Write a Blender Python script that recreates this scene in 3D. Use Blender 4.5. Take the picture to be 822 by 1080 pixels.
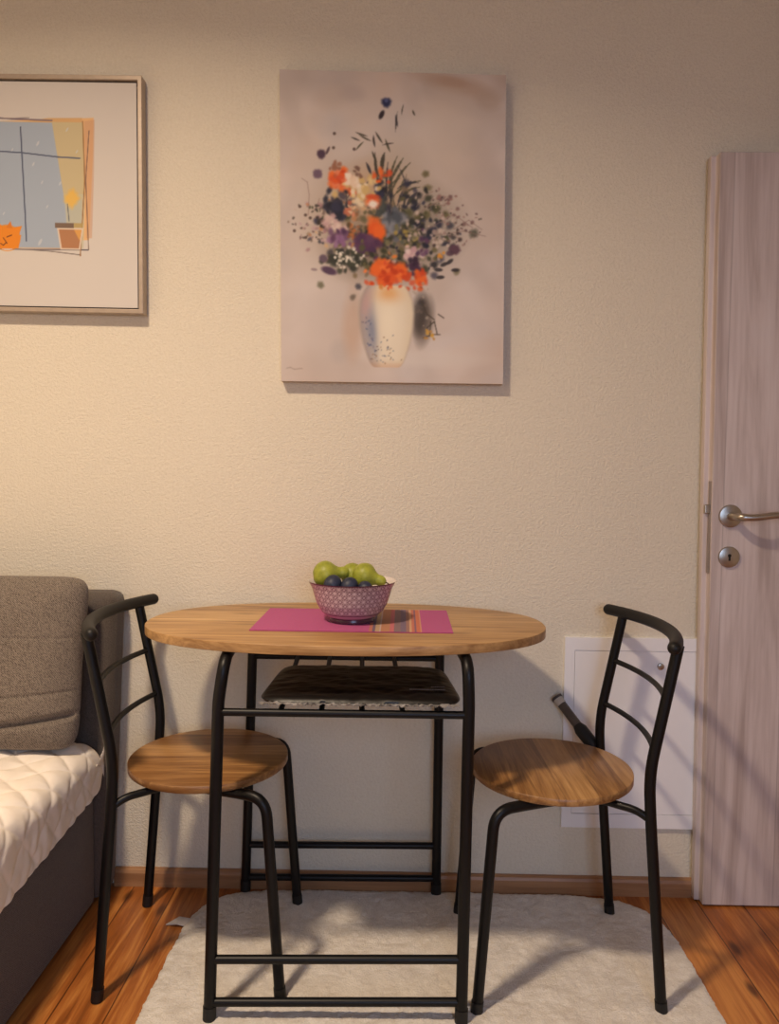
import bpy, bmesh, math, random
import numpy as np
from mathutils import Vector, Matrix, noise

C = bpy.context.scene
for o in list(bpy.data.objects):
    bpy.data.objects.remove(o)
R = math.radians
PI = math.pi
random.seed(7)
rng = np.random.default_rng(11)
COL = C.collection

# ------------------------------------------------------------------ camera
def look(loc, pitch, yaw, roll):
    p, y, r = R(pitch), R(yaw), R(roll)
    f = Vector((-math.sin(y)*math.cos(p), math.cos(y)*math.cos(p), -math.sin(p)))
    rt = f.cross(Vector((0, 0, 1))).normalized()
    up = rt.cross(f)
    r2 = rt*math.cos(r) + up*math.sin(r)
    u2 = up*math.cos(r) - rt*math.sin(r)
    m = Matrix((r2, u2, -f)).transposed().to_4x4()
    m.translation = Vector(loc)
    return m
cd = bpy.data.cameras.new('camera')
cam = bpy.data.objects.new('camera', cd)
COL.objects.link(cam)
cam.matrix_world = look((0, -1.935, 1.09), 3.0, 1.0, 0.6)
cd.sensor_fit = 'HORIZONTAL'
cd.sensor_width = 36
cd.lens = 36*800/822
cd.clip_start = .02
C.camera = cam

# ------------------------------------------------------------------ world, light, exposure
w = bpy.data.worlds.new('world'); C.world = w; w.use_nodes = True
bg = w.node_tree.nodes['Background']
bg.inputs[0].default_value = (.55, .65, 1, 1); bg.inputs[1].default_value = .3
def area(name, loc, target, size, power, color, shape='DISK', size_y=None, spread=180):
    l = bpy.data.lights.new(name, 'AREA'); l.shape = shape; l.size = size
    if size_y: l.size_y = size_y
    l.energy = power; l.color = color; l.spread = R(spread)
    o = bpy.data.objects.new(name, l); COL.objects.link(o); o.location = loc
    o.rotation_euler = (Vector(target)-Vector(loc)).to_track_quat('-Z', 'Y').to_euler()
    return o
# ceiling lamp (warm) and a cool fill light added in an assumed window behind the camera
area('ceiling_lamp_light', (-.80, -1.42, 2.60), (-.80, -1.40, 0), .20, 41, (1, .79, .57), spread=148)
area('cool_fill_light', (.55, -3.42, 1.35), (.1, 0, .2), 1.1, 9.5, (.48, .66, 1), 'RECTANGLE', 1.2, spread=110)
vs = C.view_settings
C.display_settings.display_device = 'sRGB'
vs.view_transform = 'Standard'; vs.look = 'None'; vs.gamma = 1; vs.use_curve_mapping = False
vs.exposure = 0

# ------------------------------------------------------------------ materials
def s2l(c):
    c = np.asarray(c, float)/255.
    return np.where(c <= .04045, c/12.92, ((c+.055)/1.055)**2.4)
def rgb(*c):
    return tuple(s2l(c)) + (1,)
class NT:
    def __init__(s, name):
        s.m = bpy.data.materials.new(name); s.m.use_nodes = True
        s.t = s.m.node_tree; s.b = s.t.nodes['Principled BSDF']
    def n(s, typ, **kw):
        n = s.t.nodes.new(typ)
        for k, v in kw.items():
            if k.startswith('i_'):
                key = k[2:]
                key = int(key) if key.isdigit() else key
                n.inputs[key].default_value = v
            else: setattr(n, k, v)
        return n
    def l(s, a, b): s.t.links.new(a, b)
    def math(s, op, a, b=None):
        n = s.n('ShaderNodeMath', operation=op)
        for i, v in enumerate((a, b)):
            if v is None: continue
            if isinstance(v, (int, float)): n.inputs[i].default_value = v
            else: s.l(v, n.inputs[i])
        return n.outputs[0]
    def coords(s, scale=(1, 1, 1), rot=(0, 0, 0)):
        t = s.n('ShaderNodeTexCoord'); m = s.n('ShaderNodeMapping')
        s.l(t.outputs['Object'], m.inputs[0])
        m.inputs['Scale'].default_value = scale; m.inputs['Rotation'].default_value = rot
        return m.outputs[0]
    def noise(s, vec, scale, detail=4, rough=.5, dist=0):
        n = s.n('ShaderNodeTexNoise'); s.l(vec, n.inputs['Vector'])
        n.inputs['Scale'].default_value = scale; n.inputs['Detail'].default_value = detail
        n.inputs['Roughness'].default_value = rough; n.inputs['Distortion'].default_value = dist
        return n.outputs['Fac']
    def ramp(s, fac, stops):
        n = s.n('ShaderNodeValToRGB'); s.l(fac, n.inputs[0])
        e = n.color_ramp.elements
        while len(e) < len(stops): e.new(.5)
        for i, (p, c) in enumerate(stops):
            e[i].position = p; e[i].color = c if len(c) == 4 else tuple(c)+(1,)
        return n.outputs[0]
    def mix(s, fac, a, b, mode='MIX'):
        n = s.n('ShaderNodeMix', data_type='RGBA', blend_type=mode)
        for sock, v in ((n.inputs[0], fac), (n.inputs[6], a), (n.inputs[7], b)):
            if isinstance(v, (int, float, tuple)): sock.default_value = v
            else: s.l(v, sock)
        return n.outputs[2]
    def bump(s, h, strength, dist=.01):
        n = s.n('ShaderNodeBump'); s.l(h, n.inputs['Height'])
        n.inputs['Strength'].default_value = strength; n.inputs['Distance'].default_value = dist
        s.l(n.outputs[0], s.b.inputs['Normal'])
    def color(s, c):
        if isinstance(c, tuple): s.b.inputs['Base Color'].default_value = c
        else: s.l(c, s.b.inputs['Base Color'])
    def set(s, rough=.5, metal=0, spec=None, **kw):
        s.b.inputs['Roughness'].default_value = rough; s.b.inputs['Metallic'].default_value = metal
        if spec is not None: s.b.inputs['Specular IOR Level'].default_value = spec
        for k, v in kw.items(): s.b.inputs[k.replace('_', ' ')].default_value = v
        return s.m

def plain(name, c, rough=.5, metal=0, var=.12, scale=40, bump=0, spec=None):
    t = NT(name); v = t.coords()
    f = t.noise(v, scale, 3)
    lo = tuple(x*(1-var) for x in c[:3]); hi = tuple(min(1, x*(1+var)) for x in c[:3])
    t.color(t.ramp(f, [(.3, lo), (.7, hi)]))
    if bump: t.bump(f, bump, .004)
    return t.set(rough, metal, spec)

def wood(name, dark, mid, light, axis='x', board=.1, fine=1., rough=.4, groove=0., knots=0., boardvar=.25, off=0., bstr=.05):
    t = NT(name)
    tc = t.n('ShaderNodeTexCoord'); sp = t.n('ShaderNodeSeparateXYZ'); t.l(tc.outputs['Object'], sp.inputs[0])
    al, ac = {'x': (0, 1), 'y': (1, 0), 'z': (2, 0)}[axis]
    along, across = sp.outputs[al], sp.outputs[ac]
    third = sp.outputs[({0, 1, 2}-{al, ac}).pop()]
    idx = t.math('FLOOR', t.math('DIVIDE', t.math('ADD', across, off), board))
    wn = t.n('ShaderNodeTexWhiteNoise', noise_dimensions='1D'); t.l(idx, wn.inputs['W'])
    cb = t.n('ShaderNodeCombineXYZ')
    t.l(t.math('ADD', t.math('MULTIPLY', along, 1.3*fine), t.math('MULTIPLY', wn.outputs['Value'], 31.)), cb.inputs[0])
    t.l(t.math('MULTIPLY', across, 16*fine), cb.inputs[1]); t.l(t.math('MULTIPLY', third, 16*fine), cb.inputs[2])
    n1 = t.noise(cb.outputs[0], 1.6, 5, .55, 1.3)
    cb2 = t.n('ShaderNodeCombineXYZ')
    t.l(t.math('ADD', t.math('MULTIPLY', along, 7*fine), t.math('MULTIPLY', wn.outputs['Value'], 17.)), cb2.inputs[0])
    t.l(t.math('MULTIPLY', across, 160*fine), cb2.inputs[1]); t.l(t.math('MULTIPLY', third, 160*fine), cb2.inputs[2])
    n2 = t.noise(cb2.outputs[0], 1.2, 3, .6)
    f = t.math('ADD', t.math('MULTIPLY', n1, .72), t.math('MULTIPLY', n2, .28))
    f = t.math('ADD', f, t.math('MULTIPLY', t.math('SUBTRACT', wn.outputs['Value'], .5), boardvar))
    c = t.ramp(f, [(.3, dark), (.5, mid), (.68, light)])
    if knots:
        cb3 = t.n('ShaderNodeCombineXYZ')
        t.l(t.math('MULTIPLY', along, 2.2), cb3.inputs[0]); t.l(t.math('MULTIPLY', across, 6.), cb3.inputs[1])
        vo = t.n('ShaderNodeTexVoronoi', voronoi_dimensions='2D'); t.l(cb3.outputs[0], vo.inputs['Vector'])
        vo.inputs['Scale'].default_value = 1.1
        k = t.ramp(vo.outputs['Distance'], [(.03, (1, 1, 1)), (.085, (0, 0, 0))])
        c = t.mix(t.math('MULTIPLY', k, knots), c, tuple(x*.4 for x in dark[:3])+(1,))
    if groove:
        fr = t.math('FRACT', t.math('DIVIDE', t.math('ADD', across, off), board))
        g = t.math('LESS_THAN', t.math('ABSOLUTE', t.math('SUBTRACT', fr, .5)), .5-.0016/board)
        c = t.mix(t.math('MULTIPLY', t.math('SUBTRACT', 1., g), groove), c, tuple(x*.35 for x in dark[:3])+(1,))
    t.color(c); t.bump(f, bstr, .003)
    return t.set(rough)

def colored(name, rough=.5, spec=.5, bump=0, bscale=400, coat=0):
    t = NT(name)
    a = t.n('ShaderNodeVertexColor', layer_name='print')
    t.color(a.outputs[0])
    if bump: t.bump(t.noise(t.coords(), bscale, 2), bump, .001)
    t.b.inputs['Coat Weight'].default_value = coat
    return t.set(rough, 0, spec)

# plaster wall
def plaster(name, c, strength=.5):
    t = NT(name); v = t.coords()
    a = t.noise(v, 150, 3, .6); b = t.noise(v, 330, 2, .5); big = t.noise(v, 1.6, 3)
    col = t.ramp(big, [(.3, tuple(x*.955 for x in c[:3])), (.7, c[:3])])
    spk = t.ramp(a, [(.3, (.93, .92, .90)), (.62, (1, 1, 1))])
    t.color(t.mix(1., col, spk, 'MULTIPLY'))
    t.bump(t.math('ADD', a, t.math('MULTIPLY', b, .5)), strength, .006)
    return t.set(.85, 0, .25)
M_wall = plaster('wall_plaster', rgb(228, 219, 201))
M_wall2 = plaster('wall_paint', rgb(222, 214, 200), .1)
M_ceil = plaster('ceiling_paint', rgb(228, 222, 212), .1)
M_floor = wood('pine_floor', rgb(104, 54, 20), rgb(166, 97, 43), rgb(206, 138, 70), 'y', .112, 1.0, .32, .8, .8, .20, .02)
M_base = wood('baseboard_wood', rgb(138, 98, 66), rgb(160, 116, 80), rgb(176, 132, 94), 'x', 1., 1, .45, boardvar=0)
oak = (rgb(140, 102, 60), rgb(182, 142, 92), rgb(206, 168, 116))
M_oak = wood('oak_tabletop', *oak, 'x', .12, 1.2, .42, .12, .35, .22, .012)
M_seat = wood('oak_seat', rgb(122, 82, 44), rgb(166, 122, 72), rgb(192, 148, 94), 'x', .07, 1.5, .42, .25, .0, .32, .01)
M_black = plain('black_metal', rgb(12, 11, 12), .42, 0, .1, 30, spec=.28)
M_rubber = plain('black_rubber', rgb(12, 11, 11), .6, 0, .15, 60)
M_grip = plain('black_foam_grip', rgb(19, 17, 17), .5, 0, .15, 90, spec=.3)
M_door = wood('whitewashed_door', rgb(176, 160, 154), rgb(206, 192, 188), rgb(218, 207, 204), 'z', .155, .55, .5, .25, .0, .16, .06)
M_white = plain('white_panel_paint', rgb(238, 237, 239), .45, 0, .02, 8)
M_gap = plain('dark_gap', rgb(70, 64, 62), .7)
M_steel = plain('satin_nickel', rgb(176, 166, 152), .3, .9, .08, 60)
M_brass = plain('keyhole_dark', rgb(18, 14, 10), .7)
M_silver = plain('taupe_silver_frame', rgb(176, 160, 144), .4, .3, .06, 50)

def fabric(name, c1, c2, scale=260, rough=.9):
    t = NT(name); v = t.coords()
    wv = t.n('ShaderNodeTexWave', wave_type='BANDS', bands_direction='DIAGONAL'); t.l(v, wv.inputs[0])
    wv.inputs['Scale'].default_value = scale*.6; wv.inputs['Distortion'].default_value = 6; wv.inputs['Detail'].default_value = 2
    wv.inputs['Detail Scale'].default_value = 2.5
    nz = t.noise(v, scale, 3, .7)
    f = t.math('ADD', t.math('MULTIPLY', wv.outputs['Fac'], .4), t.math('MULTIPLY', nz, .6))
    t.color(t.ramp(f, [(.3, c1[:3]), (.68, c2[:3])]))
    t.bump(f, .35, .003)
    t.b.inputs['Sheen Weight'].default_value = .15
    return t.set(rough, 0, .15)
M_sofa = fabric('grey_sofa_fabric', rgb(74, 66, 60), rgb(104, 95, 88))
M_pillow = fabric('grey_cushion_fabric', rgb(78, 69, 62), rgb(140, 128, 116), 190)
M_cover = plain('white_quilt_cotton', rgb(240, 230, 218), .9, 0, .03, 30, .15, .15)
def rugmat():
    t = NT('cream_rug_pile'); v = t.coords()
    a = t.noise(v, 26, 4, .6); b = t.noise(v, 260, 3, .6)
    t.color(t.ramp(t.math('ADD', t.math('MULTIPLY', a, .6), t.math('MULTIPLY', b, .4)), [(.32, rgb(206, 196, 184)[:3]), (.62, rgb(234, 227, 217)[:3])]))
    t.bump(b, .6, .006)
    t.b.inputs['Sheen Weight'].default_value = .3
    return t.set(.95, 0, .1)
M_rug = rugmat()
M_tag = plain('white_rug_tag', rgb(205, 196, 190), .8)

# ------------------------------------------------------------------ mesh helpers
def link(name, bm, mat, parent=None, loc=None, smooth=True, bevel=0, angle=40):
    """links bm as one mesh object; world coordinates in, moved into the root's own space"""
    me = bpy.data.meshes.new(name)
    if loc is not None: bmesh.ops.translate(bm, verts=bm.verts, vec=-Vector(loc))
    bmesh.ops.recalc_face_normals(bm, faces=bm.faces)
    bm.to_mesh(me); bm.free()
    o = bpy.data.objects.new(name, me); COL.objects.link(o)
    for m in (mat if isinstance(mat, (list, tuple)) else [mat]): me.materials.append(m)
    if smooth:
        me.shade_smooth()
        try: me.set_sharp_from_angle(angle=R(angle))
        except Exception: pass
    if parent: o.parent = parent
    elif loc is not None: o.location = loc
    if bevel:
        b = o.modifiers.new('bevel', 'BEVEL'); b.width = bevel; b.segments = 3; b.limit_method = 'ANGLE'; b.angle_limit = R(35)
        b.harden_normals = False
    return o
def thing(name, label, cat, loc=(0, 0, 0), group=None):
    o = bpy.data.objects.new(name, None); COL.objects.link(o); o.location = loc; o.empty_display_size = .05
    o['label'] = label; o['category'] = cat
    if group: o['group'] = group
    return o
def tag(o, label, cat, group=None):
    o['label'] = label; o['category'] = cat
    if group: o['group'] = group
    return o
def struct(o): o['kind'] = 'structure'; return o
def box(bm, x0, x1, y0, y1, z0, z1):
    v = [bm.verts.new((x, y, z)) for x in (x0, x1) for y in (y0, y1) for z in (z0, z1)]
    for f in ((0, 1, 3, 2), (4, 6, 7, 5), (0, 4, 5, 1), (2, 3, 7, 6), (0, 2, 6, 4), (1, 5, 7, 3)):
        bm.faces.new([v[i] for i in f])
    return v
def fillet(pts, rad, n=7):
    """rounds the corners of a polyline; rad is one value or one per inner point"""
    P = [Vector(p) for p in pts]; out = [P[0]]
    for i in range(1, len(P)-1):
        r = rad[i-1] if isinstance(rad, (list, tuple)) else rad
        a, b, c = P[i-1], P[i], P[i+1]
        d = min(r, (a-b).length*.48, (c-b).length*.48)
        p, q = b+(a-b).normalized()*d, b+(c-b).normalized()*d
        for k in range(n+1):
            t = k/n; out.append(p*(1-t)**2 + b*2*t*(1-t) + q*t*t)
    out.append(P[-1]); return out
def tube(bm, pts, r, seg=16, round_ends=False):
    P = [Vector(p) for p in pts]
    rs = [r]*len(P) if isinstance(r, (int, float)) else list(r)
    if round_ends:
        a, b = P[0]-P[1], P[-1]-P[-2]; a.normalize(); b.normalize()
        h = [(k/4) for k in range(1, 5)]
        pre = [(P[0]+a*rs[0]*math.sin(t*PI/2), rs[0]*max(.04, math.cos(t*PI/2))) for t in h][::-1]
        post = [(P[-1]+b*rs[-1]*math.sin(t*PI/2), rs[-1]*max(.04, math.cos(t*PI/2))) for t in h]
        P = [p for p, _ in pre]+P+[p for p, _ in post]; rs = [q for _, q in pre]+rs+[q for _, q in post]
    n = len(P); T = []
    for i in range(n):
        d = P[min(i+1, n-1)]-P[max(i-1, 0)]; T.append(d.normalized())
    ref = Vector((0, 0, 1)) if abs(T[0].z) < .9 else Vector((0, 1, 0))
    N = (ref-T[0]*ref.dot(T[0])).normalized(); rings = []
    for i in range(n):
        N = (N-T[i]*N.dot(T[i])).normalized(); B = T[i].cross(N)
        rings.append([bm.verts.new(P[i]+(N*math.cos(2*PI*k/seg)+B*math.sin(2*PI*k/seg))*rs[i]) for k in range(seg)])
    for i in range(n-1):
        for k in range(seg):
            bm.faces.new((rings[i][k], rings[i][(k+1) % seg], rings[i+1][(k+1) % seg], rings[i+1][k]))
    bm.faces.new(rings[0][::-1]); bm.faces.new(rings[-1])
def lathe(bm, prof, seg=48, mat=None, cap0=True, cap1=True):
    m = mat or Matrix(); rings = []
    for r, z in prof:
        rings.append([bm.verts.new(m @ Vector((r*math.cos(2*PI*k/seg), r*math.sin(2*PI*k/seg), z))) for k in range(seg)])
    for i in range(len(prof)-1):
        for k in range(seg):
            bm.faces.new((rings[i][k], rings[i][(k+1) % seg], rings[i+1][(k+1) % seg], rings[i+1][k]))
    if cap0: bm.faces.new(rings[0][::-1])
    if cap1: bm.faces.new(rings[-1])
def slab(bm, outline, z0, z1, bev=.0, steps=3):
    """flat plate with outline [(x,y)], edges rounded by bev"""
    n = len(outline); cx = sum(p[0] for p in outline)/n; cy = sum(p[1] for p in outline)/n
    def ring(inset, z):
        out = []
        for i in range(n):
            a, b = Vector(outline[i-1]), Vector(outline[(i+1) % n])
            t = (b-a).normalized(); nn = Vector((-t.y, t.x))
            out.append(bm.verts.new((outline[i][0]+nn.x*inset, outline[i][1]+nn.y*inset, z)))
        return out
    lv = []
    if bev:
        for k in range(steps+1):
            a = k/steps*PI/2; lv.append((bev*(1-math.sin(a)), z0+bev*(1-math.cos(a))))
        for k in range(steps+1):
            a = k/steps*PI/2; lv.append((bev*(1-math.cos(a)), z1-bev*(1-math.sin(a))))
    else: lv = [(0, z0), (0, z1)]
    rs = [ring(i, z) for i, z in lv]
    for i in range(len(rs)-1):
        for k in range(n):
            bm.faces.new((rs[i][k], rs[i][(k+1) % n], rs[i+1][(k+1) % n], rs[i+1][k]))
    bm.faces.new(rs[0][::-1]); bm.faces.new(rs[-1])
def grid_mesh(name, nu, nv, fn, colors=None, closed_u=False):
    """regular grid mesh through numpy: fn(U,V)->x,y,z arrays"""
    u = np.linspace(0, 1, nu, endpoint=not closed_u); v = np.linspace(0, 1, nv)
    U, V = np.meshgrid(u, v)
    X, Y, Z = fn(U, V)
    co = np.stack([X, Y, Z], -1).reshape(-1, 3).astype(np.float32)
    faces = []
    cu = nu if closed_u else nu-1
    ii = np.arange(nv-1)[:, None]*nu; a = np.arange(cu)[None, :]; b = (a+1) % nu
    q = np.stack([ii+a, ii+b, ii+nu+b, ii+nu+a], -1).reshape(-1, 4)
    me = bpy.data.meshes.new(name)
    me.from_pydata(co.tolist(), [], q.tolist()); me.update()
    if colors is not None:
        at = me.color_attributes.new('print', 'FLOAT_COLOR', 'POINT')
        rgba = np.ones((nu*nv, 4), np.float32); rgba[:, :3] = s2l(colors.reshape(-1, 3))
        at.data.foreach_set('color', rgba.ravel())
    me.shade_smooth()
    return me
def mesh_obj(name, me, mat, parent=None, loc=None):
    if loc is not None: me.transform(Matrix.Translation(-Vector(loc)))
    me.materials.append(mat)
    o = bpy.data.objects.new(name, me); COL.objects.link(o)
    if parent: o.parent = parent
    elif loc is not None: o.location = loc
    return o
def copy_tree(o, parent=None):
    c = o.copy(); COL.objects.link(c); c.parent = parent
    for ch in [q for q in bpy.data.objects if q.parent == o]: copy_tree(ch, c)
    return c

# a tiny painter: soft dabs and strokes into an array, in the coordinates of the picture
class Paint:
    def __init__(s, x0, y0, x1, y1, nx, ny, bgc):
        s.nx, s.ny = nx, ny
        s.X, s.Y = np.meshgrid(np.linspace(x0, x1, nx), np.linspace(y1, y0, ny))
        s.a = np.ones((ny, nx, 3))*np.array(bgc, float)
    def put(s, m, c): m = np.clip(m, 0, 1)[..., None]; s.a = s.a*(1-m)+np.array(c, float)*m
    def dab(s, x, y, rx, ry, c, al=1, ang=0, soft=.35, rag=0):
        ca, sa = math.cos(ang), math.sin(ang)
        dx, dy = s.X-x, s.Y-y
        u, v = (dx*ca+dy*sa)/rx, (-dx*sa+dy*ca)/ry
        d = np.sqrt(u*u+v*v)
        if rag:
            t = np.arctan2(v, u); ph = random.random()*6
            q = 3+int(ph)%4; d = d*(1+rag*np.sin(t*q+ph)+rag*.6*np.sin(t*(q+5)+ph*2.3))
        s.put(np.clip((1-d)/soft+.5, 0, 1)*al, c)
    def stroke(s, pts, wd, c, al=1):
        for (x0, y0), (x1, y1) in zip(pts[:-1], pts[1:]):
            ex, ey = x1-x0, y1-y0; L = ex*ex+ey*ey+1e-9
            t = np.clip(((s.X-x0)*ex+(s.Y-y0)*ey)/L, 0, 1)
            d = np.hypot(s.X-x0-t*ex, s.Y-y0-t*ey)
            s.put(np.clip((wd-d)/.5+.5, 0, 1)*al, c)
    def poly(s, pts, c, al=1, soft=.7):
        m = np.full(s.X.shape, 1e9); n = len(pts)
        ar = sum(pts[i][0]*pts[(i+1) % n][1]-pts[(i+1) % n][0]*pts[i][1] for i in range(n))
        sg = 1 if ar > 0 else -1
        for i in range(n):
            (x0, y0), (x1, y1) = pts[i], pts[(i+1) % n]
            L = math.hypot(x1-x0, y1-y0)
            m = np.minimum(m, sg*((x1-x0)*(s.Y-y0)-(y1-y0)*(s.X-x0))/L)
        s.put(np.clip(m/soft+.5, 0, 1)*al, c)

# ------------------------------------------------------------------ the room
XL, XR, YF, ZC = -1.75, 1.95, -3.5, 2.7
def plane_box(name, mat, *b):
    bm = bmesh.new(); box(bm, *b); return struct(link(name, bm, mat, smooth=False))
plane_box('floor', M_floor, XL-.1, XR+.1, YF-.1, .1, -.1, 0)
plane_box('ceiling', M_ceil, XL-.1, XR+.1, YF-.1, .1, ZC, ZC+.1)
plane_box('wall_back', M_wall, XL-.1, XR+.1, 0, .1, 0, ZC)
plane_box('wall_left', M_wall2, XL-.1, XL, YF, 0, 0, ZC)
plane_box('wall_right', M_wall2, XR, XR+.1, YF, 0, 0, ZC)
bm = bmesh.new()                                           # wall behind the camera with an opening added for the fill light
for b in ((XL, -.15, 0, ZC), (1.25, XR, 0, ZC), (-.15, 1.25, 0, .75), (-.15, 1.25, 1.95, ZC)):
    box(bm, b[0], b[1], YF-.1, YF, b[2], b[3])
struct(link('wall_front', bm, M_wall2, smooth=False))
bm = bmesh.new()
for b in ((-.15, -.09, .75, 1.95), (1.19, 1.25, .75, 1.95), (.52, .58, .81, 1.89), (-.09, 1.19, .75, .81), (-.09, 1.19, 1.89, 1.95)):
    box(bm, b[0], b[1], YF-.08, YF-.03, b[2], b[3])
struct(link('added_window_1', bm, M_white, smooth=False, bevel=.004))  # unseen window frame, added around the cool fill light
bm = bmesh.new()                                           # baseboard: board with rounded top
prof = [(0, 0), (-.016, 0), (-.016, .036), (-.013, .043), (-.007, .046), (0, .046)]
for xa, xb in ((-.745, .83),):
    a = [bm.verts.new((xa, y, z)) for y, z in prof]; b = [bm.verts.new((xb, y, z)) for y, z in prof]
    for i in range(len(prof)): bm.faces.new((a[i], a[(i+1) % 6], b[(i+1) % 6], b[i]))
    bm.faces.new(a); bm.faces.new(b[::-1])
struct(link('baseboard_back', bm, M_base, smooth=False))

# ------------------------------------------------------------------ open door leaf at the right, standing along the wall
dl = (1.16, -.034, .006)
door = thing('door_1', 'whitewashed wooden door leaf standing open along the wall at the right', 'door', dl)
door['kind'] = 'structure'
bm = bmesh.new()
prof = [(.770, -.055), (.770, -.033), (.757, -.032), (.757, -.012), (1.60, -.012), (1.60, -.055)]
lo = [bm.verts.new((x, y, .004)) for x, y in prof]; hi = [bm.verts.new((x-.016, y, 1.868)) for x, y in prof]
for i in range(6): bm.faces.new((lo[i], lo[(i+1) % 6], hi[(i+1) % 6], hi[i]))
bm.faces.new(lo); bm.faces.new(hi[::-1])
for i in range(8):
    pass
link('leaf', bm, M_door, door, dl, smooth=False, bevel=.0025)
def disc_y(bm, x, y, z, r, t, seg=40, bev=.002):
    m = Matrix.Translation((x, y, z)) @ Matrix.Rotation(PI/2, 4, 'X')
    lathe(bm, [(r, 0), (r, t-bev), (r-bev*.3, t-bev*.3), (r-bev, t)], seg, m)
bm = bmesh.new(); disc_y(bm, .806, -.0555, .991, .028, .007)
ros = link('handle_rosette', bm, M_steel, door, dl)
bm = bmesh.new()
path = fillet([(.806, -.060, .991), (.806, -.106, .991), (.845, -.112, .990), (.885, -.112, .997), (.94, -.110, .999)], [.02, .02, .03], 6)
tube(bm, path, [.0095]*7+[.0085]*(len(path)-7), 16, True)
link('handle_lever', bm, M_steel, ros, dl)
bm = bmesh.new(); disc_y(bm, .806, -.0555, .890, .026, .006)
esc = link('key_escutcheon', bm, M_steel, door, dl)
bm = bmesh.new(); disc_y(bm, .806, -.0612, .8935, .0042, .001, 20, .0002); box(bm, .8035, .8085, -.0622, -.0612, .881, .893)
link('keyhole', bm, M_brass, esc, dl)
bm = bmesh.new(); box(bm, .7595, .7625, -.050, -.036, .848, 1.076)
fp = link('lock_faceplate', bm, M_steel, door, dl, smooth=False)
bm = bmesh.new(); box(bm, .748, .760, -.048, -.038, .996, 1.018)
link('latch_bolt', bm, M_steel, fp, dl, smooth=False, bevel=.002)

# ------------------------------------------------------------------ white utility cabinet door in the wall
pl = (.604, 0, .178)
panel = thing('utility_cabinet', 'flush white metal utility cabinet in the wall behind the right chair', 'cabinet', pl)
bm = bmesh.new()
x0, x1, z0, z1 = .419, .79, .178, .674; a0, a1, b0, b1 = .444, .765, .214, .641
for b in ((x0, a0, z0, z1), (a1, x1, z0, z1), (a0, a1, z0, b0), (a0, a1, b1, z1)):
    box(bm, b[0], b[1], -.010, 0, b[2], b[3])
link('cabinet_frame', bm, M_white, panel, pl, smooth=False)
bm = bmesh.new(); box(bm, a0+.0010, a1-.0010, -.0088, 0, b0+.0010, b1-.0010)
pdoor = link('cabinet_door', bm, M_white, panel, pl, smooth=False, bevel=.001)
bm = bmesh.new(); disc_y(bm, .663, -.0085, .602, .0085, .006, 24, .002)
link('lock_knob', bm, M_steel, pdoor, pl)
# ------------------------------------------------------------------ floral canvas
P = Paint(295, 73, 534, 405, 330, 458, (203, 190, 183))
for i in range(260):                                       # brushed mottled ground
    x, y = rng.uniform(290, 540), rng.uniform(68, 410)
    k = rng.normal(0, 11); t = rng.normal(0, 4)
    top = max(0, (190-y)/190)*16
    P.dab(x, y, rng.uniform(8, 34), rng.uniform(8, 30), (203+k-top, 190+k-t-top*1.1, 183+k-2*t-top*1.2), .35, rng.uniform(0, 3), .9)
for x, y, a, b, c in ((480, 84, 42, 9, (178, 152, 134)), (478, 82, 16, 5, (176, 148, 128)), (350, 100, 18, 12, (188, 172, 162)), (372, 96, 12, 8, (180, 165, 160)),
                      (515, 100, 14, 10, (180, 160, 146)), (342, 340, 24, 30, (196, 184, 178)), (358, 372, 10, 12, (184, 174, 170)), (500, 340, 26, 40, (210, 199, 194)), (450, 378, 60, 9, (214, 205, 198)),
                      (330, 230, 24, 60, (209, 197, 189)), (470, 140, 36, 40, (210, 196, 184))):
    P.dab(x, y, a, b, c, .6, rng.uniform(-.3, .3), .8)
dk = [(62, 56, 56), (74, 70, 62), (84, 82, 68), (66, 64, 72)]
def blade(x, y, ang, L, wd, c, al=.85, bend=0):
    """a curved grass leaf from its foot, thick in the middle"""
    n = 6; px, py = x, y
    for k in range(n):
        a = ang+bend*k/n; qx, qy = px+math.sin(a)*L/n, py-math.cos(a)*L/n
        P.stroke([(px, py), (qx, qy)], wd*math.sin(PI*(k+.7)/(n+.4)), c, al); px, py = qx, qy
def cluster(n, x, y, sx, sy, cols, r0, r1, al=.9, thin=.55, soft=.9):
    for i in range(n):
        px, py = rng.normal(x, sx), rng.normal(y, sy); r = rng.uniform(r0, r1)
        P.dab(px, py, r, r*rng.uniform(thin, 1), cols[rng.integers(len(cols))], al, rng.uniform(0, 3), soft, .06)
navy = [(46, 48, 62), (58, 58, 78), (44, 44, 50)]; green = [(62, 64, 52), (86, 86, 62), (52, 54, 50), (104, 98, 70)]
orange = [(222, 92, 44), (232, 108, 50), (204, 74, 40), (212, 88, 58)]; purple = [(98, 68, 96), (80, 56, 86), (116, 86, 114)]
cream = [(228, 210, 180), (222, 196, 142), (234, 222, 204), (204, 174, 118)]
# pale warm halo and thin washes behind the flowers
for x, y, a, b, c in ((408, 225, 86, 62, (190, 172, 158)), (396, 232, 56, 50, (158, 138, 118)), (440, 236, 40, 36, (128, 122, 112)), (400, 262, 44, 28, (116, 104, 92)), (420, 180, 26, 34, (186, 172, 158)), (395, 200, 30, 26, (196, 160, 124))):
    P.dab(x, y, a, b, c, .6, 0, 1.1)
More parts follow.
